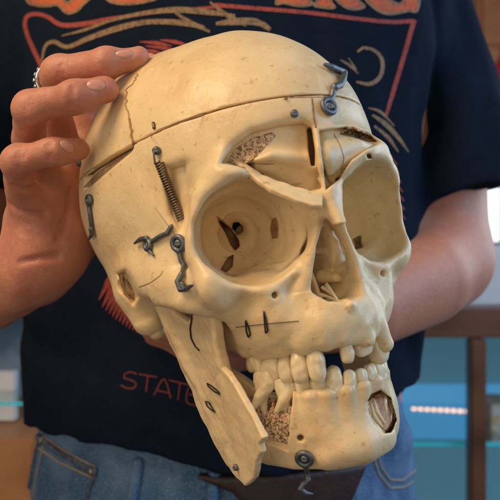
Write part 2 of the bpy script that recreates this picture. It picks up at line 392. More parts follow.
# --- mandible
md = Vol((-66, -112, -104), (60, 24, 4), .5)
arch_l = [(-35, -40, -69), (-31, -56, -71), (-25, -69, -72), (-14, -79, -72.5), (0, -83, -73), (14, -79, -73), (25, -69, -73), (33, -56, -72), (40, -38, -70), (44, -20, -68)]
md.add(tube(arch_l, 15, (2.7, 2.7, 1)), 2)
md.add(plate([(47, 0, -8), (47, -12, -14), (46, -38, -8), (44, -45, -50), (44, -30, -80), (43, -12, -76), (47, 2, -30)], 6, 2), 5)
md.add(ell((0, -84, -79), (14, 7, 7)), 7)
md.add(tube([(-14, -81, -82), (0, -86, -81), (14, -81, -82)], [4, 4.5, 4]), 5)
arch_t = [(-31, -49), (-30, -57), (-27.5, -65), (-23.5, -73), (-17.5, -80), (-11.5, -84), (-4, -86.5), (4, -86.5), (11.5, -84), (17.5, -80), (23.5, -73), (27.5, -65), (31, -52)]
for x, y in arch_t:
    n = np.array([x, y + 45.]); n /= np.linalg.norm(n)
    md.add(tube([(x + n[0]*.6, y + n[1]*.6 + .5, -56.5), (x - n[0], y - n[1] + 1, -70)], [3.0, 2]), 5)
md.sub(tube([(-25, -80, -73), (-21, -70, -72)], [1.4, 1.2]), 1)           # mental foramen
# buccal wall sawn away below the right molars, window over the left canine root
md0 = md.a.copy()
carve(md, [(225, 360), (262, 378), (294, 384), (288, 451), (262, 440), (240, 400)], 3.4, .3)
carve(md, [(366, 403), (371, 394), (381, 389), (391, 398), (397, 420), (391, 433), (384, 434), (374, 424), (367, 412)], 4.2, .6)
for q, c in (([(226, 366), (250, 381), (262, 390), (294, 398), (294, 444), (262, 440), (236, 420)], (-23, -60, -60)),):
    n = np.array([-.86 if c[0] < 0 else .86, -.5, 0]); md.add(plate([at_plane(x, y, c, n) for x, y in q], 5, 1.5), 1.5)
sl, (X, Y, Z) = md.blk(md.lo - 1, md.lo + md.n * .5 + 1)
md.a += (.15 * wobble(X, Y, Z, 11, 6, 5)).astype(np.float32)
md_o = md.mesh('mandible', BONE, skull, .001)
pl_n = np.array([1, .07, .13]); pl_n /= np.linalg.norm(pl_n)
RAM = [(158, 304), (170, 303), (180, 313), (190, 320), (197, 313), (206, 306), (216, 310), (219, 330), (221, 348), (226, 367), (236, 397), (244, 430), (240, 468), (231, 466), (215, 436), (197, 400), (180, 355), (165, 322)]
rm = Vol((-66, -130, -104), (-26, 30, 4), .5)
rm.add(plate([at_plane(x, y, (-50, -14, -11), pl_n) for x, y in RAM], 4.6, 1.5))
q = [at_plane(x, y, (-50, -14, -11), pl_n) for x, y in [(166, 308), (178, 335), (194, 370), (212, 410)]]
rm.add(tube([p + np.array([1.2, 0, 0]) for p in q], [4.2, 4.4, 4.2, 3]), 4)
sl, (X, Y, Z) = rm.blk(rm.lo - 1, rm.lo + rm.n * .5 + 1)
rm.a += (.55 * wobble(X, Y, Z, 24, 5, 8) + .12 * wobble(X, Y, Z, 7, 5, 9)).astype(np.float32)
rm_o = rm.mesh('mandible_ramus', BONE, skull, .001)
def toward(x, y, mm):
    p = at_plane(x, y, (-50, -14, -11), pl_n); d = sk_ray(x, y)[1]; return p - d / np.linalg.norm(d) * mm
fa, fb, fc = toward(216, 434, -.6), toward(224, 366, 3.0), toward(262, 450, 11)
ff_n = np.cross(fb - fa, fc - fa); ff_n /= np.linalg.norm(ff_n)
FLP = [(223.5, 366), (230, 373), (238, 385), (255, 415), (266, 437), (262, 444), (264, 452), (259, 461), (257, 478), (248, 485), (240, 477), (231, 466), (213, 434), (205, 414), (212, 392)]
fm = Vol((-70, -130, -104), (-26, 30, -20), .5)
fm.add(plate([at_plane(x, y, fa, ff_n) for x, y in FLP], 3.4, .9))
sl, (X, Y, Z) = fm.blk(fm.lo - 1, fm.lo + fm.n * .5 + 1); fm.a += (.4 * wobble(X, Y, Z, 24, 5, 18) + .06 * wobble(X, Y, Z, 6, 5, 19)).astype(np.float32)
fm.mesh('mandible_flap', BONE, skull, .001)
ALL = [cap, cr, md, rm, fm]
print('mandible', round(time.time() - T0, 1))

# --- flap of bone swung down over the right orbit
fl_p = [(228, 157), (234, 158), (248, 167), (262, 176), (290, 187), (322, 196), (322, 207), (312, 207), (296, 202), (270, 191), (246, 174)]
fl_a, fl_b, fl_c = hit(224, 160, [full])[0], at_y(322, 200, -95), at_y(262, 190, -88)
fl_n = np.cross(fl_b - fl_a, fl_c - fl_a); fl_n /= np.linalg.norm(fl_n)
fl = Vol(np.minimum(fl_a, fl_b) - 12, np.maximum(fl_a, fl_b) + 12, .35)
fl.add(plate([at_plane(x, y, fl_a, fl_n) for x, y in fl_p], 2.4, .7))
sl, (X, Y, Z) = fl.blk(fl.lo - 1, fl.lo + fl.n * .35 + 1); fl.a += (.22 * wobble(X, Y, Z, 8, 5, 11)).astype(np.float32)
fl.mesh('brow_flap', BONE, skull, .001)

# --- teeth
def frame(px, py, y, h):
    """point on the tooth row at depth y and its own axes: along the row, outwards, up"""
    p = at_y(px, py, y); n = np.array([p[0], (p[1] + 48) * .8, 0]); n /= np.linalg.norm(n)
    t = np.array([-n[1], n[0], 0.]); return p, t, n
def superell(c, ax, r, p=3.0):
    c = np.array(c)
    def f(X, Y, Z):
        x, y, z = X - c[0], Y - c[1], Z - c[2]; s = 0
        for a, q in zip(ax, r): s = s + (np.abs(x*a[0] + y*a[1] + z*a[2]) / q + 1e-6) ** p
        return (s ** (1 / p) - 1) * min(r)
    m = max(r); return f, c - m, c + m
UP = np.array([0, 0, 1.])
def tooth(px, top, bot, wpx, y, kind, lower=False, lean=0., roots=None, thick=None, parent=None, hook=None):
    p, t, n = frame(px, (top + bot) / 2, y, 0)
    mm = (p @ SK_R.T + SK_T)[1] / F
    a = np.array(sk_px(*(p + t*2)))[:2] - np.array(sk_px(*(p - t*2)))[:2]
    w2 = wpx * mm / 2 / max(np.hypot(*a) * mm / 4, .45)
    w2 = min(w2, 6.0); h2 = (bot - top) * mm / 2
    th = thick or {'molar': 5.0, 'premolar': 4.3, 'canine': 4.0, 'incisor': 3.0}[kind]
    u = UP + t * lean; u /= np.linalg.norm(u); t2 = np.cross(n, u)
    s = 1 if lower else -1                          # direction of the biting edge
    c = p - n * th * .8
    v = Vol(c - 19, c + 19, .3)
    ax = (t2, n, u)
    if kind in ('molar', 'premolar'):
        v.add(superell(c + u*s*h2*.12, ax, (w2, th, h2 * .95), 3.2))
        k = 2 if kind == 'molar' else 1
        for i in range(k):
            d = (i - (k - 1) / 2) * w2 * .95
            v.add(superell(c + t2*d + n*th*.55 + u*s*h2*.42, ax, (w2 / k * .86, th * .42, h2 * .62), 2.2), 1.2)
            v.add(superell(c + t2*d - n*th*.5 + u*s*h2*.42, ax, (w2 / k * .86, th * .42, h2 * .58), 2.2), 1.2)
    elif kind == 'canine':
        v.add(superell(c + u*s*h2*.05, ax, (w2, th, h2 * .95), 2.8)); v.add(superell(c + u*s*h2*.45 + n*th*.25, ax, (w2 * .7, th * .7, h2 * .58), 2.1), 1.5)
    else:
        v.add(superell(c - u*s*h2*.1, ax, (w2 * .86, th, h2 * .9), 2.5)); v.add(superell(c + u*s*h2*.45 + n*th*.2, ax, (w2, th * .6, h2 * .55), 3.2), 1.5)
    for (rx, ry, q) in (roots or []):               # exposed roots end at a place in the photograph
        e = at_y(rx, ry, p[1] + 1.5); b0 = c - u*s*h2*.35 + t2*q*w2*.5 + n*th*.35
        m = (b0 + e) / 2 + n*.8
        v.add(tube([b0, m, e], [w2 * (.62 if len(roots) > 1 else .8), w2 * (.46 if len(roots) > 1 else .6), 1.1]), 1.6)
    if roots is None: v.add(tube([c - u*s*h2*.4, c - u*s*(h2 + 4) - n*.5], [min(w2, th) * .86, min(w2, th) * .6]), 1.5)
    sl, (X, Y, Z) = v.blk(v.lo - 1, v.lo + v.n*.3 + 1); v.a += (.10 * wobble(X, Y, Z, 4.5, 6, int(px))).astype(np.float32)
    return v.mesh('tooth', TOOTH, parent or cr_o, .001)
UPPER = [(252.5, 353, 371, 14, -56, 'molar'), (269.5, 356, 380, 19, -65, 'molar'), (284, 357, 380, 13.5, -74, 'premolar'), (298.5, 354, 381, 15.5, -81, 'premolar'),
         (316.5, 350, 381, 17.5, -86.5, 'canine')]
for q in UPPER: tooth(q[0], q[1] - 1, q[2] + 2, q[3] * 1.06, *q[4:])
tooth(348.5, 337, 363, 11.5, -91, 'incisor', thick=2.6, lean=.06)
tooth(366, 331, 356, 16, -89.5, 'incisor', thick=3.4); tooth(384, 322, 362, 14, -84.5, 'canine', thick=4.4)
tooth(386, 330, 352, 9, -78, 'premolar'); tooth(383, 330, 350, 9, -70, 'premolar')
LOWER = [(262, 372, 389, 18, -62, 'molar', [(252, 410, -.9), (265, 414, .8)]), (284, 378, 394, 21, -70, 'molar', [(277, 411, -.9), (290, 424, .8)])]
for px, t_, b_, w_, y_, k_, r_ in LOWER: tooth(px, t_, b_, w_, y_, k_, True, roots=r_, thick=4.4, parent=md_o)
tooth(303.5, 377, 402, 16.5, -77, 'premolar', True, parent=md_o); tooth(319.5, 375, 404, 16.5, -82, 'premolar', True, parent=md_o)
tooth(336, 368, 404, 17, -86, 'canine', True, lean=.10, parent=md_o, thick=3.6)
tooth(351.5, 371, 398, 12, -88, 'incisor', True, lean=.16, parent=md_o, thick=2.6)
tooth(364, 369, 391, 11, -87.5, 'incisor', True, parent=md_o, thick=2.6, roots=[]); tooth(374, 364, 389, 9.5, -86, 'incisor', True, parent=md_o, thick=2.6, roots=[])
tooth(382.5, 360, 391, 10, -83, 'canine', True, parent=md_o, thick=3.2, roots=[]); tooth(386, 358, 386, 8, -78, 'premolar', True, parent=md_o, roots=[])
print('teeth', round(time.time() - T0, 1))

def sweep(name, pts, rad, m, parent, nseg=8, sub=4, closed=False):
    """a round wire along points in skull millimetres"""
    P = np.array(pts, float)
    if sub > 1 and len(P) > 2:                      # Catmull-Rom
        Q = np.vstack([2*P[0] - P[1], P, 2*P[-1] - P[-2]]); out = []
        for i in range(1, len(Q) - 2):
            for t in np.linspace(0, 1, sub, endpoint=False):
                a, b_, c, d = Q[i-1:i+3]; out.append(.5 * (2*b_ + (c - a)*t + (2*a - 5*b_ + 4*c - d)*t*t + (3*b_ - a - 3*c + d)*t**3))
        P = np.array(out + [P[-1]])
    rad = np.interp(np.linspace(0, 1, len(P)), np.linspace(0, 1, len(rad)), rad) if not np.isscalar(rad) else np.full(len(P), rad)
    T = np.gradient(P, axis=0); T /= np.linalg.norm(T, axis=1, keepdims=True) + 1e-9
    nrm = np.cross(T[0], [.31, .52, .79]); nrm /= np.linalg.norm(nrm); V = []; 
    for i in range(len(P)):
        nrm = nrm - T[i] * (nrm @ T[i]); nrm /= np.linalg.norm(nrm); bn = np.cross(T[i], nrm)
        for k in range(nseg):
            a = 2 * math.pi * k / nseg; V.append(P[i] + rad[i] * (nrm * math.cos(a) + bn * math.sin(a)))
    n = len(P); Qd = [(i*nseg + k, (i+1)*nseg + k, (i+1)*nseg + (k+1) % nseg, i*nseg + (k+1) % nseg) for i in range(n - 1) for k in range(nseg)]
    V += [P[0], P[-1]]; Tr = [(2 + n*nseg - 2, k, (k+1) % nseg) for k in range(nseg)] + [(n*nseg + 1, (n-1)*nseg + (k+1) % nseg, (n-1)*nseg + k) for k in range(nseg)]
    return raw_mesh(name, np.array(V) * .001, Tr, Qd, m, parent)
# --- open bone, seams
patch('spongy_bone', cr, [(226, 162), (236, 148), (252, 138), (272, 132), (276, 136), (262, 150), (252, 160), (256, 170), (244, 168)], SPONGE, .3, .6, .4, .12)
patch('spongy_bone', cr, [(336, 132), (350, 127), (366, 131), (375, 139), (362, 139), (350, 135)], SPONGE, .3, .6, .4, .3)
patch('ear_opening', cr, [(122, 276), (128, 279), (134, 292), (135, 301), (129, 298), (124, 287)], GAPM, .2, .6, .4, .2)
for k, L in enumerate(([(322, 287), (330, 293), (341, 303)], [(319, 294), (329, 297), (342, 304)], [(326, 284), (332, 292), (338, 301)])):
    sweep('bone_spur', [at_y(x, y, -77 - 3*i - k) for i, (x, y) in enumerate(L)], [.9, .6, .5], BONE, cr_o, 6, 4)
patch('cut_and_shade', cr, [(82, 188), (90, 187), (132, 151), (133, 147), (118, 157), (98, 172)], GAPM, .15, .5, .4)
patch('spongy_bone', cr, [(272, 219), (276, 217), (279, 226), (278, 238), (272, 239), (270, 229)], CUTSHADE, .25, .6, .4, .15)
patch('spongy_bone', md, [(246, 396), (276, 398), (291, 404), (287, 444), (270, 440), (258, 430)], SPONGE, .4, .6, .4, .2)
patch('cut_and_shade', cr, [(308, 130), (311, 129), (314, 150), (314, 165), (311, 165), (308, 148)], CUTSHADE, .2, .6, .4)
def on(px, py, off, vols=None):
    q = hit(px, py, vols or ALL)
    return (q[0] + q[1] * off) if q is not None else at_y(px, py, -70)
def seam(name, pts, rad, m, parent, off=-.02, step=3., vols=None):
    P = np.array(pts, float); L = np.r_[0, np.cumsum(np.hypot(*np.diff(P, axis=0).T))]; s = np.arange(0, L[-1] + .01, step)
    return sweep(name, [on(x, y, off, vols) for x, y in zip(np.interp(s, L, P[:, 0]), np.interp(s, L, P[:, 1]))], rad, m, parent, 6, 2)
patch('bone_window', md, [(368, 405), (373, 396), (382, 391), (391, 400), (396, 419), (390, 431), (384, 431), (375, 422), (369, 412)], WINB, .25, .6, .35, .25)
for q in ([(383, 394), (384, 404), (386, 414)], [(374, 400), (376, 411), (385, 424)], [(371, 404), (374, 416), (383, 428)], [(388, 398), (391, 410), (390, 422)]):
    seam('bone_strand', q, [.5, 1.0, .5] if q[0][0] != 383 else [1.6, 1.3, .5], BONE if q[0][0] != 383 else TOOTH, md_o, .1, 2., [md])
0 and patch('spongy_bone', md, [(368, 405), (373, 396), (382, 391), (391, 400), (396, 419), (390, 431), (384, 431), (375, 422), (369, 412)], SPONGE, .3, .6, .35, .3)
patch('cut_and_shade', cr, [(216, 215), (223, 220), (231, 228), (239, 240), (240, 247), (235, 251), (230, 245), (225, 233), (218, 223)], CUTSHADE, .1, .5, .35)  # dark brown layer paints the shade inside the fissure
patch('cut_and_shade', cr, [(227, 257), (234, 254), (233, 267), (226, 273), (220, 270)], GAPM, .1, .5, .35)  # shade of the lower fissure painted as a brown layer
rg = np.random.RandomState(5)
z = [(138, 74), (133, 83), (127, 90), (126, 104), (129, 116), (131, 126), (132, 136), (134, 145)]
zz = []
for i in range(len(z) - 1):
    for t in np.linspace(0, 1, 5, endpoint=False):
        zz.append((z[i][0] + (z[i+1][0] - z[i][0])*t + rg.uniform(-1.7, 1.7), z[i][1] + (z[i+1][1] - z[i][1])*t))
seam('suture', zz, .40, SUTURE, cap_o, .0, 1.2)
seam('suture', [(130, 118), (131, 126), (132, 136), (134, 146)], [.3, .75], CUTSHADE, cap_o, .0, 1.5)
seam('crack', [(154, 207), (164, 220), (175, 235), (184, 247)], [.12, .25], SUTURE, cr_o)
seam('crack', [(250, 163), (262, 164), (275, 164)], .22, CUTSHADE, cr_o)
seam('crack', [(312, 98), (313, 108), (314, 118), (316, 128)], .35, CUTSHADE, cr_o, 0)
seam('crack', [(139, 287), (150, 283), (161, 275), (164, 268)], .25, SUTURE, cr_o)
seam('crack', [(334, 134), (340, 145), (344, 158), (341, 172)], .25, SUTURE, cr_o)
seam('saw_line', [(134, 150), (160, 129), (200, 114), (250, 102), (280, 98), (310, 97), (340, 97), (357, 99)], [.1, .2, .35, .45, .5], CUTSHADE, cr_o, -.35, vols=[cr])

# --- metal fittings
def blob(name, prims, m, parent, h=.25, cuts=()):
    lo = np.min([p[1] for p, k in prims], axis=0) - 2; hi = np.max([p[2] for p, k in prims], axis=0) + 2
    v = Vol(lo, hi, h, 4.)
    for p, k in prims: v.add(p, k)
    for p in cuts: v.sub(p, .2)
    return v.mesh(name, m, parent, .001)
def torus(c, n, R_, r):
    n = n / np.linalg.norm(n); a = np.cross(n, [.2, .3, .9]); a /= np.linalg.norm(a); b_ = np.cross(n, a)
    return tube([c + R_ * (a*math.cos(t) + b_*math.sin(t)) for t in np.linspace(0, 2*math.pi, 17)], r)
def screw(px, py, r=1.7, up=1.0, parent=None, name='screw', vols=None):
    q = hit(px, py, vols or ALL)
    if q is None: print('no screw', px, py); return
    p, n = q; n = n * .6 - SK_R[1] * .0 + (sk_ray(px, py)[1] * -.4); n /= np.linalg.norm(n)
    c = p + n * up; t = np.cross(n, [.3, .1, .9]); t /= np.linalg.norm(t); t2 = np.cross(n, t)
    return blob(name, [(ell(c, (r, r, r)), 0), (tube([p - n*2, c], r*.5), .3)], STEEL, parent or skull, .18,
                [tube([c + n*r - t*r, c + n*r + t*r], .32 * r / 1.7 + .1), tube([c + n*r - t2*r, c + n*r + t2*r], .32 * r / 1.7 + .1)])
def clasp(ring, arm, hook, rr=2.6, off=1.3, vols=None, rad=1.15, arm_r=1.05):
    """eye plate screwed on at one end, a flat arm, and an open hook at the other"""
    q = hit(*ring, vols or ALL); p, n = q
    A = [on(x, y, off, vols) for x, y in arm]; H = [on(x, y, off + .5, vols) for x, y in hook]
    c = p + n * off
    o = blob('clasp', [(torus(c, n, rr, rad), 0), (tube([A[0]] + A[1:], arm_r), .8), (tube(H, [arm_r * 1.15] * (len(H) - 1) + [arm_r * .5]), .6)], STEEL, skull, .2)
    screw(*ring, r=rr * .62, up=off + .3, parent=o, vols=vols)
    return o
clasp((327, 108), [(328, 101), (331, 95), (332, 90)], [(332, 90), (337, 88), (340, 82), (341, 76), (336, 74), (329, 71), (322, 68)], 3.0, 1.5, arm_r=1.4)
clasp((180, 243), [(181, 251), (183, 260), (184, 268), (184, 276)], [(184, 276), (180, 282), (183, 289), (190, 288), (197, 285)], 2.9, 1.4)
clasp((150, 245), [(155, 241), (162, 236), (169, 233), (172, 227)], [(150, 238), (144, 239), (138, 243)], 2.0, 1.2)
clasp((91, 200), [(91, 206), (92, 213), (93, 221), (94, 228)], [(94, 228), (95, 233), (92, 238)], 1.9, 1.2)
c = clasp((305, 457), [(306, 464), (307, 472), (308, 480)], [(308, 480), (303, 484), (300, 489), (305, 493), (312, 494)], 2.9, 1.4, [md]) if hit(305, 457, [md]) is not None else None
seam('clasp_tip', [(150, 249), (154, 254), (157, 258)], [1.0, .4], STEEL, skull, 1.0)
screw(294, 114, 1.7); screw(158, 151, 1.9, 1.4); screw(184, 285, 1.5, 2.0); screw(237, 467, 1.5, .8); screw(81, 164, 1.6); screw(379, 135, 1.6)
screw(262, 174, .8, .2)
# spring in the temple
a, b_ = on(160, 156, 2.4), on(181, 221, -1.2)
a = a + (b_ - a) * .10; ax = (b_ - a) / np.linalg.norm(b_ - a); e1 = np.cross(ax, [0, 0, 1]); e1 /= np.linalg.norm(e1); e2 = np.cross(ax, e1)
N = 24; H = [a + (b_ - a) * k / (N * 12) + 1.75 * (e1 * math.cos(2*math.pi*k/12) + e2 * math.sin(2*math.pi*k/12)) for k in range(N * 12 + 1)]
spr = sweep('spring', H, .42, SPRINGM, skull, 6, 1)
sweep('spring_hook', [on(158, 151, 2.2), on(159, 155, 3.0), H[4]], .5, STEEL, spr, 6, 4)
# pins and wires
seam('pin', [(154, 123), (155, 129)], .75, SPRINGM, skull, .5)
for w_ in ([(246, 320), (249, 326), (251, 334), (249, 337), (247, 331), (246, 321)], [(264, 311), (266, 318), (268, 330), (266, 333), (265, 325), (264, 312)],
           [(208, 383), (213, 386), (219, 391), (221, 394), (215, 391), (209, 386), (208, 383)], [(206, 401), (210, 402), (212, 406), (216, 412), (213, 410), (208, 406), (206, 401)]):
    seam('wire_loop', w_, .32, BLACK, skull, .5, 1.5)
seam('thread', [(236, 327), (255, 325), (275, 323), (300, 321)], .14, BLACK, skull, .25)
seam('wire', [(193, 317), (191, 328), (192, 338), (196, 346), (201, 351)], .35, BLACK, skull, .5, 2)
print('skull done', round(time.time() - T0, 1))
# ------------------------------------------------------------------ the person (metres; place(px, py, D) is the point D metres in front of the camera plane)
def place(px, py, D): return np.array([(px - 250)/F*D, D, CAMZ + (250 - py)/F*D])
def whits(pts, v, t0=.3, t1=.75, step=.003):
    """first surface point of a field along the lines of sight, for many places at once"""
    pts = np.asarray(pts, float); D = np.stack([(pts[:, 0] - 250)/F, np.ones(len(pts)), (250 - pts[:, 1])/F], -1); O = np.array([0, 0, CAMZ])
    t = np.arange(t0, t1, step); out = np.full((len(pts), 3), np.nan)
    for i in range(0, len(pts), 1500):
        d = D[i:i+1500]; s = v.at(O + t[None, :, None] * d[:, None, :]); k = np.argmax(s < 0, axis=1); ok = np.take_along_axis(s, k[:, None], 1)[:, 0] < 0
        a = np.maximum(t[np.maximum(k - 1, 0)], t0); b_ = t[k]
        for _ in range(10):
            m = (a + b_) / 2; neg = v.at(O + m[:, None] * d) < 0; b_ = np.where(neg, m, b_); a = np.where(neg, a, m)
        P = O + b_[:, None] * d; P[~ok] = np.nan; out[i:i+1500] = P
    return out
def fill_nan(P):
    """points that miss the surface take the depth of the nearest one that does not"""
    bad = np.isnan(P[:, 0]); return P, ~bad
def skin_mat(name, base, c2, c3):
    return mat(name, base, .48, sss=.004, sssr=(1, .35, .18), noise=[(30, c2, .45, .75, 5), (240, c3, .5, .75, 4)], bump=[(350, .35, .0010, 5), (1400, .3, .0005, 2)])
SKIN = skin_mat('skin', (.55, .245, .16), (.49, .18, .125), (.57, .28, .19))
NAIL = mat('fingernail', (.62, .33, .25), .28, sss=.002, sssr=(1, .4, .2))
CLOTH = mat('black_cotton', (.0065, .012, .024), .95, noise=[(60, (.008, .015, .030), .4, .7, 5), (1200, (.014, .023, .040), .55, .75, 2)], bump=[(1500, .35, .0006, 2), (45, .25, .004, 4)], spec=.05)
DENIM = mat('denim', (.045, .115, .235), .85, noise=[(26, (.12, .22, .36), .42, .68, 6), (900, (.19, .30, .43), .50, .72, 3)], bump=[(1100, .6, .0008, 2), (60, .3, .004, 4)], spec=.2)
STITCH = mat('stitching', (.30, .26, .20), .8); DKDENIM = mat('denim_seam', (.05, .075, .12), .9, noise=[(300, (.12, .16, .21), .45, .7, 3)])
LEATHER = mat('leather', (.022, .010, .008), .55, noise=[(80, (.04, .016, .011), .45, .7, 4)], bump=[(300, .3, .001, 3)])
BRASS = mat('brass', (.33, .25, .15), .4, metal=.9); SILVER = mat('silver', (.62, .60, .56), .22, metal=1.)
RED = mat('red_print', (.34, .058, .045), .85, noise=[(260, (.20, .035, .03), .5, .7, 4), (800, (.03, .025, .035), .57, .66, 3)])
SHADERED = mat('shaded_red_print', (.17, .030, .028), .85, noise=[(700, (.03, .025, .035), .54, .66, 3)]); ORANGE = mat('orange_print', (.52, .115, .045), .8, noise=[(200, (.42, .07, .03), .5, .7, 4), (800, (.04, .03, .035), .60, .68, 3)])  # lower lettering: darker copy of the red, its shade painted in
TAN = mat('tan_print', (.27, .17, .085), .8, noise=[(260, (.14, .09, .05), .45, .7, 4), (800, (.03, .028, .035), .57, .66, 3)])
person = empty('person', (-.02, .60, .90), 'person in black printed T-shirt and blue jeans holding the skull up in both hands', 'person')
HB = -np.array(person.location)
def pmesh(v, name, m, parent=None, adapt=0.):
    """mesh of a field in world metres, hung under the person"""
    o = v.mesh(name, m, None, 1., True, adapt); par = parent or person
    o.parent = par
    if par == person: o.matrix_parent_inverse = Matrix.Translation(-person.location)
    return o
def adopt(o, parent=None):
    o.parent = parent or person
    if o.parent == person: o.matrix_parent_inverse = Matrix.Translation(-person.location)
    return o
# body inside the clothes, left arm with its hand under the skull
FARM = .04
bd = Vol((-.35, .34, .93), (.28, .76, 1.58), .0025, FARM)
TOR = [(-.022, .60, .90), (-.022, .60, 1.06), (-.022, .60, 1.16), (-.016, .60, 1.30), (-.008, .605, 1.43), (0, .62, 1.50)]
TR = [.168, .166, .164, .170, .182, .15]
SQ = (1, 1.42, 1)
bd.add(tube(TOR, [r - .012 for r in TR], SQ)); bd.add(tube([(0, .63, 1.5), (0, .62, 1.60)], .055), .03)
AL = [(.150, .64, 1.50), (.168, .632, 1.36), (.168, .605, 1.245)]
bd.add(tube(AL, [.052, .046, .041]), .02)
bd.add(tube([(.166, .60, 1.240), (.140, .565, 1.228), (.085, .515, 1.208), (.035, .48, 1.200)], [.042, .041, .033, .024], (1, 1, 1)), .018)
# left hand: palm up under the base of the skull
pw = np.array([.035, .48, 1.200]); pm = place(232, 340, .455)
bd.add(tube([pw, (pw + pm)/2, pm, place(205, 338, .45)], [.024, .028, .031, .026], (1, 1, 1.5)), .012)
for i, (x, y, D, x2, y2, D2) in enumerate([(200, 331, .425, 160, 331, .415), (194, 335, .44, 152, 334, .432), (192, 339, .455, 154, 338, .45), (196, 342, .47, 166, 342, .465)]):
    bd.add(tube([place(215, 340, D), place(x, y, D), place((x + x2)/2, (y + y2)/2 + 1, D2), place(x2, y2 - 2, D2)], [.0095, .0088, .008, .0065]), .004)
bd.add(tube([place(240, 338, .43), place(228, 335, .408), place(214, 334, .405)], [.013, .010, .0075]), .006)
# right hand: fingers wrapped round the side of the skull, and the forearm running out of the picture
hd = Vol((-.20, .29, 1.19), (-.04, .47, 1.375), .0010, .02)
def hits_depth(px, py):
    q = hit(px, py, ALL, 220, 520); return (q[0] @ SK_R.T + SK_T)[1] / 1000 if q is not None else None
for q in [(118, 92), (88, 152), (140, 66), (90, 200)]: print('depth', q, hits_depth(*q))
FING = [  # tip, last joint, middle joint, knuckle (place in the photograph and metres), radii
    ([(138, 58, .332), (106, 64, .330), (58, 72, .342), (52, 98, .372), (66, 160, .395)], [.0056, .0070, .0080, .0086, .0096]),
    ([(106, 90, .323), (76, 97, .319), (31, 109, .330), (28, 140, .357), (48, 190, .382)], [.0062, .0072, .0080, .0086, .0098]),
    ([(79, 150, .336), (53, 152, .329), (18, 161, .334), (21, 190, .354), (38, 226, .378)], [.0054, .0064, .0072, .0082, .0100]),
    ([(150, 64, .385), (126, 70, .395), (94, 86, .405), (82, 112, .408), (88, 150, .408)], [.0058, .0070, .0078, .0084, .0096]),
]
for pts, rad in FING:
    hd.add(tube([place(*p) for p in pts], rad), .0035)
    for j in (1, 2): hd.add(ell(place(pts[j][0], pts[j][1], pts[j][2] + .001), (rad[j]*1.05,)*3), .004)
hd.add(tube([place(138, 168, .42), place(108, 190, .42), place(82, 222, .40), place(62, 246, .385)], [.0075, .0095, .0125, .015]), .008)      # thumb behind the skull
hd.add(tube([place(70, 168, .400), place(56, 200, .392), place(46, 230, .384)], [.013, .015, .0165]), .012)
hd.add(tube([place(46, 190, .380), place(38, 225, .374), place(38, 262, .374)], [.011, .0155, .0178]), .012)
hd.add(tube([place(74, 212, .394), place(68, 240, .388), place(50, 262, .380)], [.013, .014, .0155]), .012)
WR = [place(40, 250, .378), place(26, 275, .380), place(-14, 292, .390), place(-70, 315, .42)]
hd.add(tube(WR, [.0185, .0195, .023, .032]), .010)
# creases across the finger joints and palm
def crease(a, b_, r=.0007):
    hd.sub(tube([a, (a + b_)/2 + np.array([0, -.0006, 0]), b_], r), .0016)
for q in ([(10, 204), (24, 212), (45, 214)], [(14, 186), (24, 190), (36, 188)], [(20, 262), (40, 258), (58, 256)], [(70, 190), (68, 212), (58, 238)]):
    P = whits(q, hd)
    if not np.isnan(P).any(): hd.sub(tube(P, .0010), .003)
CR = [[(72, 85), (71, 98), (73, 108)], [(75, 86), (74, 97), (76, 106)], [(69, 88), (68, 98), (70, 107)], [(50, 141), (49, 150), (51, 160)], [(47, 142), (46, 151), (48, 160)], [(53, 142), (52, 150), (54, 158)],
      [(104, 54), (103, 64), (105, 70)], [(107, 54), (106, 63)], [(101, 55), (100, 65)], [(31, 98), (28, 112)], [(35, 98), (32, 112)], [(27, 99), (25, 112)], [(22, 150), (19, 160), (20, 168)], [(18, 151), (16, 160)], [(26, 150), (23, 160)], [(62, 62), (59, 76)], [(66, 61), (64, 74)]]
for i, q in enumerate(CR):
    P = whits(q, hd)
    if not np.isnan(P).any(): hd.sub(tube(P, .0003 + .00012 * (i % 3 == 0)), .0013)
sl, (X, Y, Z) = hd.blk(hd.lo - 1, hd.lo + hd.n*.001 + 1); hd.a += (.00045 * wobble(X, Y, Z, .016, 6, 31)).astype(np.float32)
nails = []
for (cx, cy, wpx, hpx, up, ang) in ((124, 53.5, 20, 9, .55, -10), (96, 84.5, 20, 12, .45, -12), (68, 146, 17, 11, .35, 2)):
    P = whits([(cx, cy)], hd)[0]; n = hd.grad(P); t = np.array([math.cos(math.radians(ang)), 0, -math.sin(math.radians(ang))]); t -= n * (t @ n); t /= np.linalg.norm(t); s_ = np.cross(n, t)
    Rm = np.stack([t, s_, n], 1); mm = P[1] / F
    hd.sub(ell(P, (wpx*mm*.56, hpx*mm*.60, .0006), Rm), .0005)
    nails.append((P, Rm, wpx*mm*.5, hpx*mm*.56))
# forearm beyond the hand joins the body off to the side
bd.add(tube([WR[2], place(-70, 315, .42), (-.29, .52, 1.17)], [.022, .031, .041]), .01)
bd.add(tube([(-.29, .52, 1.17), (-.25, .63, 1.30), (-.17, .64, 1.48)], [.043, .046, .052]), .02)
P0 = hd.lo; P1 = hd.lo + (hd.n - 1) * .001
b = bd.blk(bd.lo - 1, bd.lo + bd.n*.0025 + 1)[1]
bmesh_parts = [pmesh(bd, 'body', SKIN), hd.mesh('hand', SKIN)]
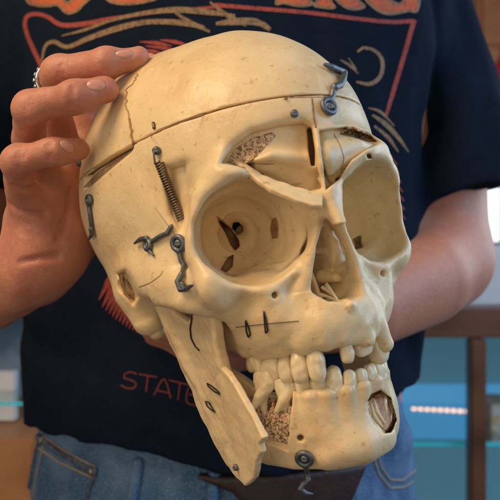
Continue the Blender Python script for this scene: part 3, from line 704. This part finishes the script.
# one continuous mesh: join hand and arm
body_o, hand_o = bmesh_parts
bm = bmesh.new(); bm.from_mesh(body_o.data); bm.from_mesh(hand_o.data); bm.to_mesh(body_o.data); bm.free()
bpy.data.objects.remove(hand_o); body_o.data.polygons.foreach_set('use_smooth', np.ones(len(body_o.data.polygons), bool))
for P, Rm, a_, b_ in nails:
    nv = Vol(P - .012, P + .012, .0003, .004); nv.add(ell(P - Rm[:, 2]*.0009, (a_, b_, .0016), Rm)); pmesh(nv, 'fingernail', NAIL, body_o)
print('body', round(time.time() - T0, 1))
# ring on the finger
def tmesh(name, prims, m, parent, h):
    lo = np.min([p[1] for p, k in prims], axis=0) - 6*h; hi = np.max([p[2] for p, k in prims], axis=0) + 6*h
    v = Vol(lo, hi, h, 8*h)
    for p, k in prims: v.add(p, k)
    return pmesh(v, name, m, parent)
def wring(c, n, R_, r, N=24):
    n = n / np.linalg.norm(n); a = np.cross(n, [.2, .3, .9]); a /= np.linalg.norm(a); b_ = np.cross(n, a)
    return tube([c + R_ * (a*math.cos(t) + b_*math.sin(t)) for t in np.linspace(0, 2*math.pi, N + 1)], r)
ra, rb = place(58, 72, .342), place(52, 98, .372); rc = ra * .62 + rb * .38; rn = rb - ra; rn /= np.linalg.norm(rn)
ring = tmesh('ring', [(wring(rc - rn*.0018, rn, 0.0094, .0009), 0), (wring(rc + rn*.0018, rn, 0.0094, .0009), 0)] +
      [(ell(rc + 0.0100*(np.cross(rn, [.2, .3, .9])/np.linalg.norm(np.cross(rn, [.2, .3, .9]))*math.cos(t) + np.cross(rn, np.cross(rn, [.2, .3, .9])/np.linalg.norm(np.cross(rn, [.2, .3, .9])))*math.sin(t)), (.0015,)*3), .0006) for t in np.linspace(0, 6.0, 20)], SILVER, None, .0003)

# --- T-shirt
sh = Vol((-.30, .40, 1.05), (.30, .80, 1.60), .0025, FARM)
sh.add(tube(TOR[1:], [.173, .171] + TR[3:], SQ))
sh.add(tube([(-.02, .572, 1.40), (-.015, .565, 1.34)], [.10, .10], (1, 1.15, 1)), .05)
SL = [(.112, .64, 1.535), (.158, .630, 1.44), (.172, .612, 1.36), (.188, .603, 1.22)]
slv = Vol(sh.lo, sh.lo + (sh.n - 1)*.0025, .0025, FARM); slv.add(tube(SL, [.070, .052, .055, .062]))
SR = [(-.13, .64, 1.535), (-.215, .635, 1.44), (-.245, .61, 1.36), (-.25, .60, 1.25)]
slv.add(tube(SR, [.070, .056, .058, .062]))
ha, hb, hc = place(402, 209, .58), place(500, 184, .60), place(440, 200, .68); hn = np.cross(hb - ha, hc - ha); hn /= np.linalg.norm(hn); hn *= -np.sign(hn[2])
slv.keep(lambda X, Y, Z: np.where(X > -.1, (X - ha[0])*hn[0] + (Y - ha[1])*hn[1] + (Z - ha[2])*hn[2], 1.30 - Z).astype(np.float32))
# hem of the body: low in front, higher at the sides
sh.keep(lambda X, Y, Z: (np.interp(X, [-.2, -.16, -.135, -.105, -.078, -.046, .055, .08, .11, .135, .2], [1.103, 1.107, 1.112, 1.1095, 1.103, 1.099, 1.093, 1.105, 1.134, 1.142, 1.15]) - Z + 0*Y).astype(np.float32))
sh.a = smin(sh.a, slv.a, .012)
sl, (X, Y, Z) = sh.blk(sh.lo - 1, sh.lo + sh.n*.0025 + 1)
fold = .0032 * wobble(X, Y, Z*.45, .085, 6, 41) * np.clip((1.40 - Z) / .12, .25, 1) + .0014 * wobble(X, Y, Z*.6, .035, 6, 43)
for (a, b_, wd, am) in [(place(426, 0, .56), place(424, 130, .57), .010, .010), (place(424, 130, .57), place(400, 215, .57), .012, .009),
                        (place(120, 380, .5), place(20, 330, .56), .012, .004), (place(200, 430, .5), place(60, 395, .54), .010, -.004), (place(395, 310, .52), place(425, 385, .56), .012, .004)]:
    a, b_ = np.array(a), np.array(b_); e = b_ - a; t = np.clip(((X - a[0])*e[0] + (Y - a[1])*e[1] + (Z - a[2])*e[2]) / (e @ e), 0, 1)
    d2 = (X - a[0] - t*e[0])**2 + (Z - a[2] - t*e[2])**2 + .15*(Y - a[1] - t*e[1])**2
    fold = fold + am * np.exp(-d2 / wd**2)
sh.a += fold.astype(np.float32); del fold, X, Y, Z
shirt = pmesh(sh, 't_shirt', CLOTH)
print('shirt', round(time.time() - T0, 1))

# --- print on the chest: the lettering and drawing lie on the cloth
class Sep:
    """every stroke its own piece of print"""
    def __init__(s, name, m, lift): s.arg = (name, m, lift)
    def stroke(s, line, wd):
        q = Print(); q.stroke(line, wd)
        if q.Q: q.build(*s.arg)
class Print:
    def __init__(s): s.V = []; s.Q = []
    def pts(s, px):
        P = whits(px, sh); ok = ~np.isnan(P[:, 0]); i0 = len(s.V)
        s.V += [p for p in P]; return i0, ok
    def stroke(s, line, wd, step=4.):
        L = np.array(line, float)
        if len(L) > 2:
            Q = np.vstack([2*L[0] - L[1], L, 2*L[-1] - L[-2]]); out = []
            for i in range(1, len(Q) - 2):
                for t in np.linspace(0, 1, 6, endpoint=False):
                    a, b_, c, d = Q[i-1:i+3]; out.append(.5 * (2*b_ + (c - a)*t + (2*a - 5*b_ + 4*c - d)*t*t + (3*b_ - a - 3*c + d)*t**3))
            L = np.array(out + [L[-1]])
        else:
            n = max(2, int(np.hypot(*(L[1] - L[0])) / step) + 1); L = L[0] + np.linspace(0, 1, n)[:, None] * (L[1] - L[0])
        T = np.gradient(L, axis=0); T /= np.linalg.norm(T, axis=1, keepdims=True) + 1e-9; N = np.c_[-T[:, 1], T[:, 0]]
        wv = np.interp(np.linspace(0, 1, len(L)), np.linspace(0, 1, len(wd)), wd) if not np.isscalar(wd) else np.full(len(L), wd)
        px = np.vstack([L + N * wv[:, None] / 2, L - N * wv[:, None] / 2]); i0, ok = s.pts(px); n = len(L)
        for i in range(n - 1):
            q = (i, i + 1, n + i + 1, n + i)
            if ok[list(q)].all(): s.Q.append(tuple(i0 + k for k in q))
    def fill(s, pg, dy=1.2):
        pg = np.array(pg, float); ys = np.unique(np.r_[np.arange(pg[:, 1].min(), pg[:, 1].max(), dy), pg[:, 1]])
        def xs(y):
            o = []
            for i in range(len(pg)):
                a, b_ = pg[i], pg[(i + 1) % len(pg)]
                if (a[1] > y) != (b_[1] > y): o.append((i, a, b_))
            return o
        for y0, y1 in zip(ys[:-1], ys[1:]):
            if y1 - y0 < 1e-3: continue
            E = xs((y0 + y1) / 2); f = lambda e, y: e[1][0] + (y - e[1][1]) / (e[2][1] - e[1][1]) * (e[2][0] - e[1][0])
            E.sort(key=lambda e: f(e, (y0 + y1) / 2))
            for a, b_ in zip(E[::2], E[1::2]):
                n = max(1, int((f(b_, y0) - f(a, y0)) / 5)); t = np.linspace(0, 1, n + 1)
                r0 = np.c_[f(a, y0) + t*(f(b_, y0) - f(a, y0)), np.full(n + 1, y0)]; r1 = np.c_[f(a, y1) + t*(f(b_, y1) - f(a, y1)), np.full(n + 1, y1)]
                i0, ok = s.pts(np.vstack([r0, r1]))
                for i in range(n):
                    q = (i, i + 1, n + 1 + i + 1, n + 1 + i)
                    if ok[list(q)].all(): s.Q.append(tuple(i0 + k for k in q))
    def build(s, name, m, lift):
        V = np.array(s.V); ok = ~np.isnan(V[:, 0]); g = np.zeros_like(V); g[ok] = sh.grad(V[ok]); V = np.where(ok[:, None], V + g * lift, 0)
        Q = np.array(s.Q); idx = np.unique(Q); mp = -np.ones(len(V), int); mp[idx] = np.arange(len(idx)); V = V[idx]; Q = mp[Q]
        # give the ink a little thickness
        g = sh.grad(V); n = len(V); V2 = np.vstack([V, V - g * (lift + .0012)])
        return adopt(raw_mesh(name, V2, [], np.vstack([Q, Q[:, ::-1] + n]), m), shirt)
redp, tanp, feat, word_p = Print(), Sep('drawn_line', TAN, .00045), Sep('drawn_feather', RED, .00025), None
# red border of the chest drawing
redp.stroke([(232, 6), (205, 8), (160, 12), (110, 19), (85, 24), (62, 25), (48, 17), (37, 14), (28, 16), (25, 24), (28, 36), (34, 50), (41, 66), (46, 84)], [2, 3, 3, 4, 5, 4.5, 4, 4, 4, 4, 4, 4.5, 4, 2], 4)
redp.stroke([(215, 5), (262, 9), (310, 13), (350, 18), (390, 22), (414, 21)], 4); redp.stroke([(414, 20), (404, 55), (392, 95), (385, 118)], [5, 4.5, 4.5, 3])
for a in [(140, 42, 172, 46), (145, 46, 182, 52), (138, 50, 168, 55), (160, 40, 190, 46)]: redp.stroke([(a[0], a[1]), ((a[0]+a[2])/2, (a[1]+a[3])/2 - 1), (a[2], a[3])], [.8, 4, 1])
# tan hair and sweeping lines
for L, wd in [([(42, 62), (46, 46), (55, 42), (68, 47), (90, 38), (120, 28), (150, 22), (190, 24), (210, 32)], [2, 3, 4, 4, 5, 6, 5, 6, 2]),
              ([(62, 36), (85, 30), (110, 21), (140, 14), (175, 10), (205, 12), (235, 16)], [1, 3, 3, 4, 6, 6, 3]), ([(172, 10), (188, 21), (205, 27)], [2, 4, 1]),
              ([(210, 2), (222, 12), (235, 20), (246, 26)], [2, 4, 5, 2]), ([(216, 24), (232, 22), (255, 22), (270, 30)], [3, 7, 7, 3]),
              ([(357, 52), (364, 48), (376, 52), (382, 62), (380, 76), (370, 84), (356, 82)], [2, 3, 3, 4, 4, 4, 2]), ([(340, 60), (350, 66), (358, 74)], [1, 3, 1]), ([(348, 58), (356, 70)], [1, 2]),
              ([(372, 115), (385, 124), (398, 138), (408, 152)], [2, 5, 4, 1]), ([(374, 126), (388, 138), (398, 152)], [2, 4, 1]), ([(368, 108), (380, 112), (394, 126)], [1, 3, 1]),
              ([(270, 30), (262, 24), (248, 24)], [4, 5, 2])]: tanp.stroke(L, wd)
# red feathered edges to the right of the skull and under it
for k in range(11):
    y = 158 + k * 9; x = 389 + 10*math.sin((k + 1) / 11 * 2.4); feat.stroke([(x - 10, y - 8), (x - 2, y - 1), (x + 6, y + 7)], [1, 4.5, .8])
for k in range(34):
    a = k / 33; x = 106 + 100*a; y = 286 + 22*math.sin(a*1.5) + 42*a**.55; dx = -7 + 12*a; feat.stroke([(x + 12 - 8*a, y - 22 + 4*a), (x + 3, y - 5), (x + dx, y + 14 - 3*a)], [2, 6.5, .8])
for k in range(15):
    a = k / 14; x = 116 + 68*a; y = 284 + 50*a**.7; tanp.stroke([(x, y - 6), (x + 5, y + 2)], [.4, 1.6])
# lettering cut by the top of the picture
LET = [[(22, -34), (58, -34), (60, -10), (68, 3), (76, -8), (84, -34), (104, -34), (96, -8), (84, 4), (77, 11), (67, 13), (58, 5), (48, 6), (36, 5), (27, -1)],
       [(108, -34), (160, -34), (166, -12), (158, -2), (140, 3), (122, 4), (108, 0), (103, -14)],
       [(280, -34), (303, -34), (307, -4), (312, 4), (298, 6), (284, 3), (276, 4), (278, -6)],
       [(314, -34), (328, -34), (342, -14), (344, -34), (356, -34), (358, -2), (364, 7), (350, 9), (338, 2), (331, -9), (331, 2), (334, 8), (320, 7), (314, 5), (318, -4)],
       [(372, -34), (412, -34), (416, -20), (396, -20), (386, -12), (390, 0), (400, 4), (404, -4), (396, -8), (398, -14), (418, -14), (417, 10), (408, 11), (388, 14), (374, 8), (364, -6)]]
for pg in LET:
    q = Print(); q.fill(pg); q.build('letter', ORANGE, .0003)
    q = Print(); q.stroke(pg + [pg[0]], 2.6); q.build('letter_outline', TAN, .00045)
# STATE… below the drawing
def word(strokes, wd=1.7):
    q = Print()
    for L in strokes: q.stroke(L, wd)
    q.build('letter', SHADERED, .0003)
for L in ([[(137, 374), (131, 372), (125, 374), (125, 378), (131, 380), (136, 383), (134, 388), (127, 388), (121, 385)]],
          [[(139, 374), (157, 377)], [(148, 376), (146, 392)]], [[(154, 395), (164, 379), (171, 398)], [(157, 390), (169, 393)]],
          [[(169, 380), (190, 385)], [(180, 383), (178, 400)]], [[(203, 389), (190, 386), (187, 402), (201, 406)], [(189, 394), (199, 397)]]): word(L)
redp.build('red_border', RED, .0003)
print('print', round(time.time() - T0, 1))

# --- jeans, belt
jn = Vol((-.26, .42, .90), (.22, .80, 1.18), .002, FARM)
jn.add(tube([(-.022, .60, .84), (-.022, .60, .96), (-.022, .602, 1.055), (-.022, .605, 1.16)], [.172, .170, .162, .156], (1, 1.40, 1)))
jn.keep(lambda X, Y, Z: Z - 1.160 + 0*X + 0*Y)
sl, (X, Y, Z) = jn.blk(jn.lo - 1, jn.lo + jn.n*.002 + 1); jn.a += (.003 * wobble(X, Y, Z, .07, 6, 51) + .0012 * wobble(X, Y, Z, .022, 6, 52)).astype(np.float32)
jeans = pmesh(jn, 'jeans', DENIM)
def jseam(name, L, wd, m, r=.0011, parent=None, lift=.0004):
    L = np.array(L, float); s = np.r_[0, np.cumsum(np.hypot(*np.diff(L, axis=0).T))]; u = np.arange(0, s[-1] + .1, 3.)
    P = whits(np.c_[np.interp(u, s, L[:, 0]), np.interp(u, s, L[:, 1])], jn); P = P[~np.isnan(P[:, 0])]
    if len(P) < 2: print('no seam', name); return
    P = P + jn.grad(P) * lift; return tmesh(name, [(tube(P, wd, (1, 1, 1)), 0)], m, parent or jeans, max(wd * .35, .0004))
pk = jseam('pocket_edge', [(39, 437), (60, 452), (80, 463), (98, 472)], .0030, DKDENIM); jseam('pocket_edge', [(40, 440), (34, 462), (28, 500)], .0020, DKDENIM); jseam('pocket_edge', [(96, 474), (90, 488), (86, 506)], .0020, DKDENIM)
for L in ([(44, 436), (64, 450), (84, 461), (98, 468)], [(36, 446), (56, 460), (78, 471), (94, 478)], [(44, 446), (38, 470), (33, 500)], [(377, 452), (380, 466), (390, 480), (402, 480), (414, 471), (424, 455)], [(374, 460), (378, 474), (390, 488), (404, 487), (417, 478), (427, 462)]):
    jseam('stitching', L, .0009, STITCH)
for q in ((44, 441), (94, 472)):
    P = whits([q], jn)[0]; tmesh('rivet', [(ell(P + jn.grad(P)*.001, (.0036, .0022, .0036)), 0)], BRASS, jeans, .0005)
jseam('belt_loop', [(139, 462), (136, 480), (133, 500)], .0042, DENIM, lift=.001); jseam('belt_loop', [(216, 470), (213, 486), (212, 505)], .0046, DENIM, lift=.003)
bl = Vol((-.26, .42, 1.00), (.22, .80, 1.09), .002, FARM)
bl.add(tube([(-.022, .60, .98), (-.022, .60, 1.10)], [.1715, .1665], (1, 1.37, 1)))
bl.keep(lambda X, Y, Z: (np.maximum(Z - 1.092, np.interp(X, [-.06, -.046, -.012, .015, .055, .075, .092], [1.12, 1.094, 1.080, 1.050, 1.055, 1.068, 1.10]) - Z) + 0*Y).astype(np.float32))
bl.keep(lambda X, Y, Z: np.maximum(-.058 - X, X - .094) + 0*Y + 0*Z)
belt = pmesh(bl, 'belt', LEATHER)
print('person', round(time.time() - T0, 1))
# ------------------------------------------------------------------ the room behind
WOOD = mat('dark_wood', (.21, .085, .042), .35, noise=[(14, (.12, .045, .022), .4, .7, 6)], bump=[(60, .2, .002, 4)])
CABW = mat('cabinet_wood', (.72, .34, .15), .45, noise=[(9, (.58, .24, .09), .4, .7, 5)])
LWOOD = mat('light_wood', (.42, .19, .075), .45, noise=[(10, (.30, .12, .045), .4, .7, 5)])
WHITE = mat('white_card', (.70, .73, .76), .6); WALLM = mat('painted_wall', (.50, .53, .57), .8, noise=[(3, (.42, .46, .52), .4, .7, 3)])
BLUE = mat('self_lit_blue', (.10, .30, .50), .7, emit=((.08, .36, .68), .55)); TEAL = mat('self_lit_teal', (.10, .20, .26), .7, emit=((.07, .22, .32), .42))  # glow put into both panels stands in for light inside the case
GLASSE = mat('glowing_glass_edge', (.05, .55, .62), .1, emit=((.03, .45, .55), .25)); LED = mat('led', (1, .7, .5), .4, emit=((1, .55, .35), 2.2))  # faint glow added to the shelf edge; the small lamps are real
CARD = mat('printed_card', (.62, .45, .22), .6, noise=[(60, (.65, .62, .55), .45, .55, 2)]); REDP = mat('red_plastic', (.55, .02, .05), .35)
PALE = mat('pale_cloth', (.40, .50, .56), .7, noise=[(7, (.12, .20, .27), .45, .6, 3)])
GLASS = bpy.data.materials.new('glass'); GLASS.use_nodes = True
_b = GLASS.node_tree.nodes['Principled BSDF']; _b.inputs['Base Color'].default_value = (.82, .93, .96, 1); _b.inputs['Roughness'].default_value = .04; _b.inputs['Transmission Weight'].default_value = 1; _b.inputs['IOR'].default_value = 1.05
SHINE = mat('window_light', (1, 1, 1), .5, emit=((.85, .93, 1), 1.6)); FLOORM = mat('floor_boards', (.16, .11, .08), .5, noise=[(5, (.10, .07, .05), .4, .7, 4)])
def bxs(name, boxes, m, parent=None, bev=.003):
    bm = bmesh.new()
    for lo, hi in boxes:
        r = bmesh.ops.create_cube(bm, size=1)
        for v in r['verts']: v.co = Vector([(lo[k] + hi[k])/2 + v.co[k]*(hi[k] - lo[k]) for k in range(3)])
    if bev: bmesh.ops.bevel(bm, geom=bm.edges[:], offset=bev, segments=2, affect='EDGES')
    me = bpy.data.meshes.new(name); bm.to_mesh(me); bm.free(); me.materials.append(m)
    o = bpy.data.objects.new(name, me); COL.objects.link(o)
    if parent: o.parent = parent; o.matrix_parent_inverse = Matrix.Translation(-parent.location)
    return o
def X_(px, D): return (px - 250)/F*D
def Z_(py, D): return CAMZ + (250 - py)/F*D
tag(bxs('wall', [((-2.6, 3.0, 0), (2.6, 3.1, 2.9))], WALLM, None, 0), kind='structure')
tag(bxs('floor', [((-2.6, -1.2, -.05), (2.6, 3.0, 0))], FLOORM, None, 0), kind='structure')
# display case on the right
D = 1.15
case = empty('display_case', (.5, D + .2, 0), 'dark wooden display case glowing blue inside, right of the jeans', 'display case')
bxs('case_frame', [((.16, D, Z_(338, D)), (1.0, D + .42, Z_(309, D))), ((X_(471, D), D, .1), (X_(487, D), D + .03, Z_(338, D) - .002)), ((.16, D, .1), (.19, D + .03, Z_(338, D) - .002)), ((.97, D, .1), (1.0, D + .03, Z_(338, D) - .002)), ((.16, D + .032, 0), (1.0, D + .42, .098))], WOOD, case)
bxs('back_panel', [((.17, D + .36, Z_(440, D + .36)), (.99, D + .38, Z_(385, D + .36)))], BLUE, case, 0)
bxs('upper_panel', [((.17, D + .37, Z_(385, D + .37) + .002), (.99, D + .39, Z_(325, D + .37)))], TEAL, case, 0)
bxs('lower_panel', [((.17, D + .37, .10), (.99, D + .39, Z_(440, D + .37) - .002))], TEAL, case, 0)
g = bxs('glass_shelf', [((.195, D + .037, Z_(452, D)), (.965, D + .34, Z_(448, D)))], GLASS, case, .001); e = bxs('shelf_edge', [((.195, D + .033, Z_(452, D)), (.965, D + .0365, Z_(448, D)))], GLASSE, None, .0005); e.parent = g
for k in range(9):
    c = place(414 + 6.6*k, 410 + .35*k, D + .3); l = tmesh('lamp', [(ell(c, (.0055, .0055, .004)), 0)], LED, case, .0012); l.parent = case; l.matrix_parent_inverse = Matrix.Translation(-case.location)
tag(bxs('card_box', [((X_(491, D + .1), D + .1, Z_(447, D + .1) + .001), (X_(520, D + .1), D + .2, Z_(405, D + .1)))], CARD, None, .002), 'small yellow and white printed box standing on the glass shelf', 'box')
tag(bxs('white_box', [((X_(448, D + .05), D + .05, Z_(309, D) + .001), (X_(560, D + .05), D + .35, Z_(246, D + .05)))], WHITE, None, .004), 'plain pale box lying on top of the dark wooden case', 'box')
D2 = 2.6
cab = empty('cabinet', (1.1, D2, 0), 'orange brown wooden cabinet far behind the sleeve', 'cabinet')
bxs('cabinet_body', [((X_(478, D2), D2, 1.75), (X_(560, D2), D2 + .3, 2.5))], CABW, cab)
bxs('cabinet_door', [((X_(482, D2), D2 - .02, Z_(46, D2)), (X_(530, D2), D2 - .002, 2.4))], CABW, cab)
win = empty('window', (X_(488, D2), D2 + .35, 0), 'bright white window showing beneath the sleeve hem', 'window')
bxs('window_pane', [((X_(470, D2), D2 + .32, Z_(240, D2)), (X_(530, D2), D2 + .34, Z_(150, D2)))], SHINE, win, 0)
bxs('window_frame', [((X_(466, D2), D2 + .30, Z_(246, D2)), (X_(534, D2), D2 + .35, Z_(241, D2))), ((X_(466, D2), D2 + .30, Z_(149, D2)), (X_(534, D2), D2 + .35, Z_(144, D2)))], WHITE, win)
o = tmesh('red_lantern', [(ell(place(502, 78, 2.3), (.028, .028, .075)), 0), (tube([place(502, 56, 2.3), place(502, 44, 2.3)], .006), .01), (tube([place(502, 100, 2.3), place(502, 108, 2.3)], .012), .01)], REDP, None, .004)
o.parent = None; o.matrix_parent_inverse = Matrix(); tag(o, 'small red lantern hanging at the right edge beside the sleeve', 'lantern')
# display case on the left
D3 = 1.0
lc = empty('glass_case', (-.5, D3 + .2, 0), 'pale glass display case between the forearm and the left hip', 'display case')
bxs('case_frame', [((-1.0, D3, Z_(312, D3)), (X_(34, D3), D3 + .3, Z_(300, D3))), ((-1.0, D3, 0), (X_(34, D3), D3 + .3, Z_(440, D3)))], LWOOD, lc)
bxs('back_panel', [((-1.0, D3 + .28, Z_(440, D3) + .002), (X_(36, D3 + .28), D3 + .29, Z_(312, D3) - .002))], PALE, lc, 0)
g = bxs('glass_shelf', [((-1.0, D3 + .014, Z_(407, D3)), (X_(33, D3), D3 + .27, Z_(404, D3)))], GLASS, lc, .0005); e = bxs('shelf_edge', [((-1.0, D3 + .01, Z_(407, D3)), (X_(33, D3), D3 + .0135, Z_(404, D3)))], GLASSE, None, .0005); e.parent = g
tag(bxs('paper_card', [((X_(-20, D3 + .1), D3 + .1, Z_(440, D3) + .003), (X_(14, D3 + .1), D3 + .12, Z_(372, D3 + .1)))], WHITE, None, .001), 'white card standing in the glass case by the left hip', 'card')
print('room', round(time.time() - T0, 1))
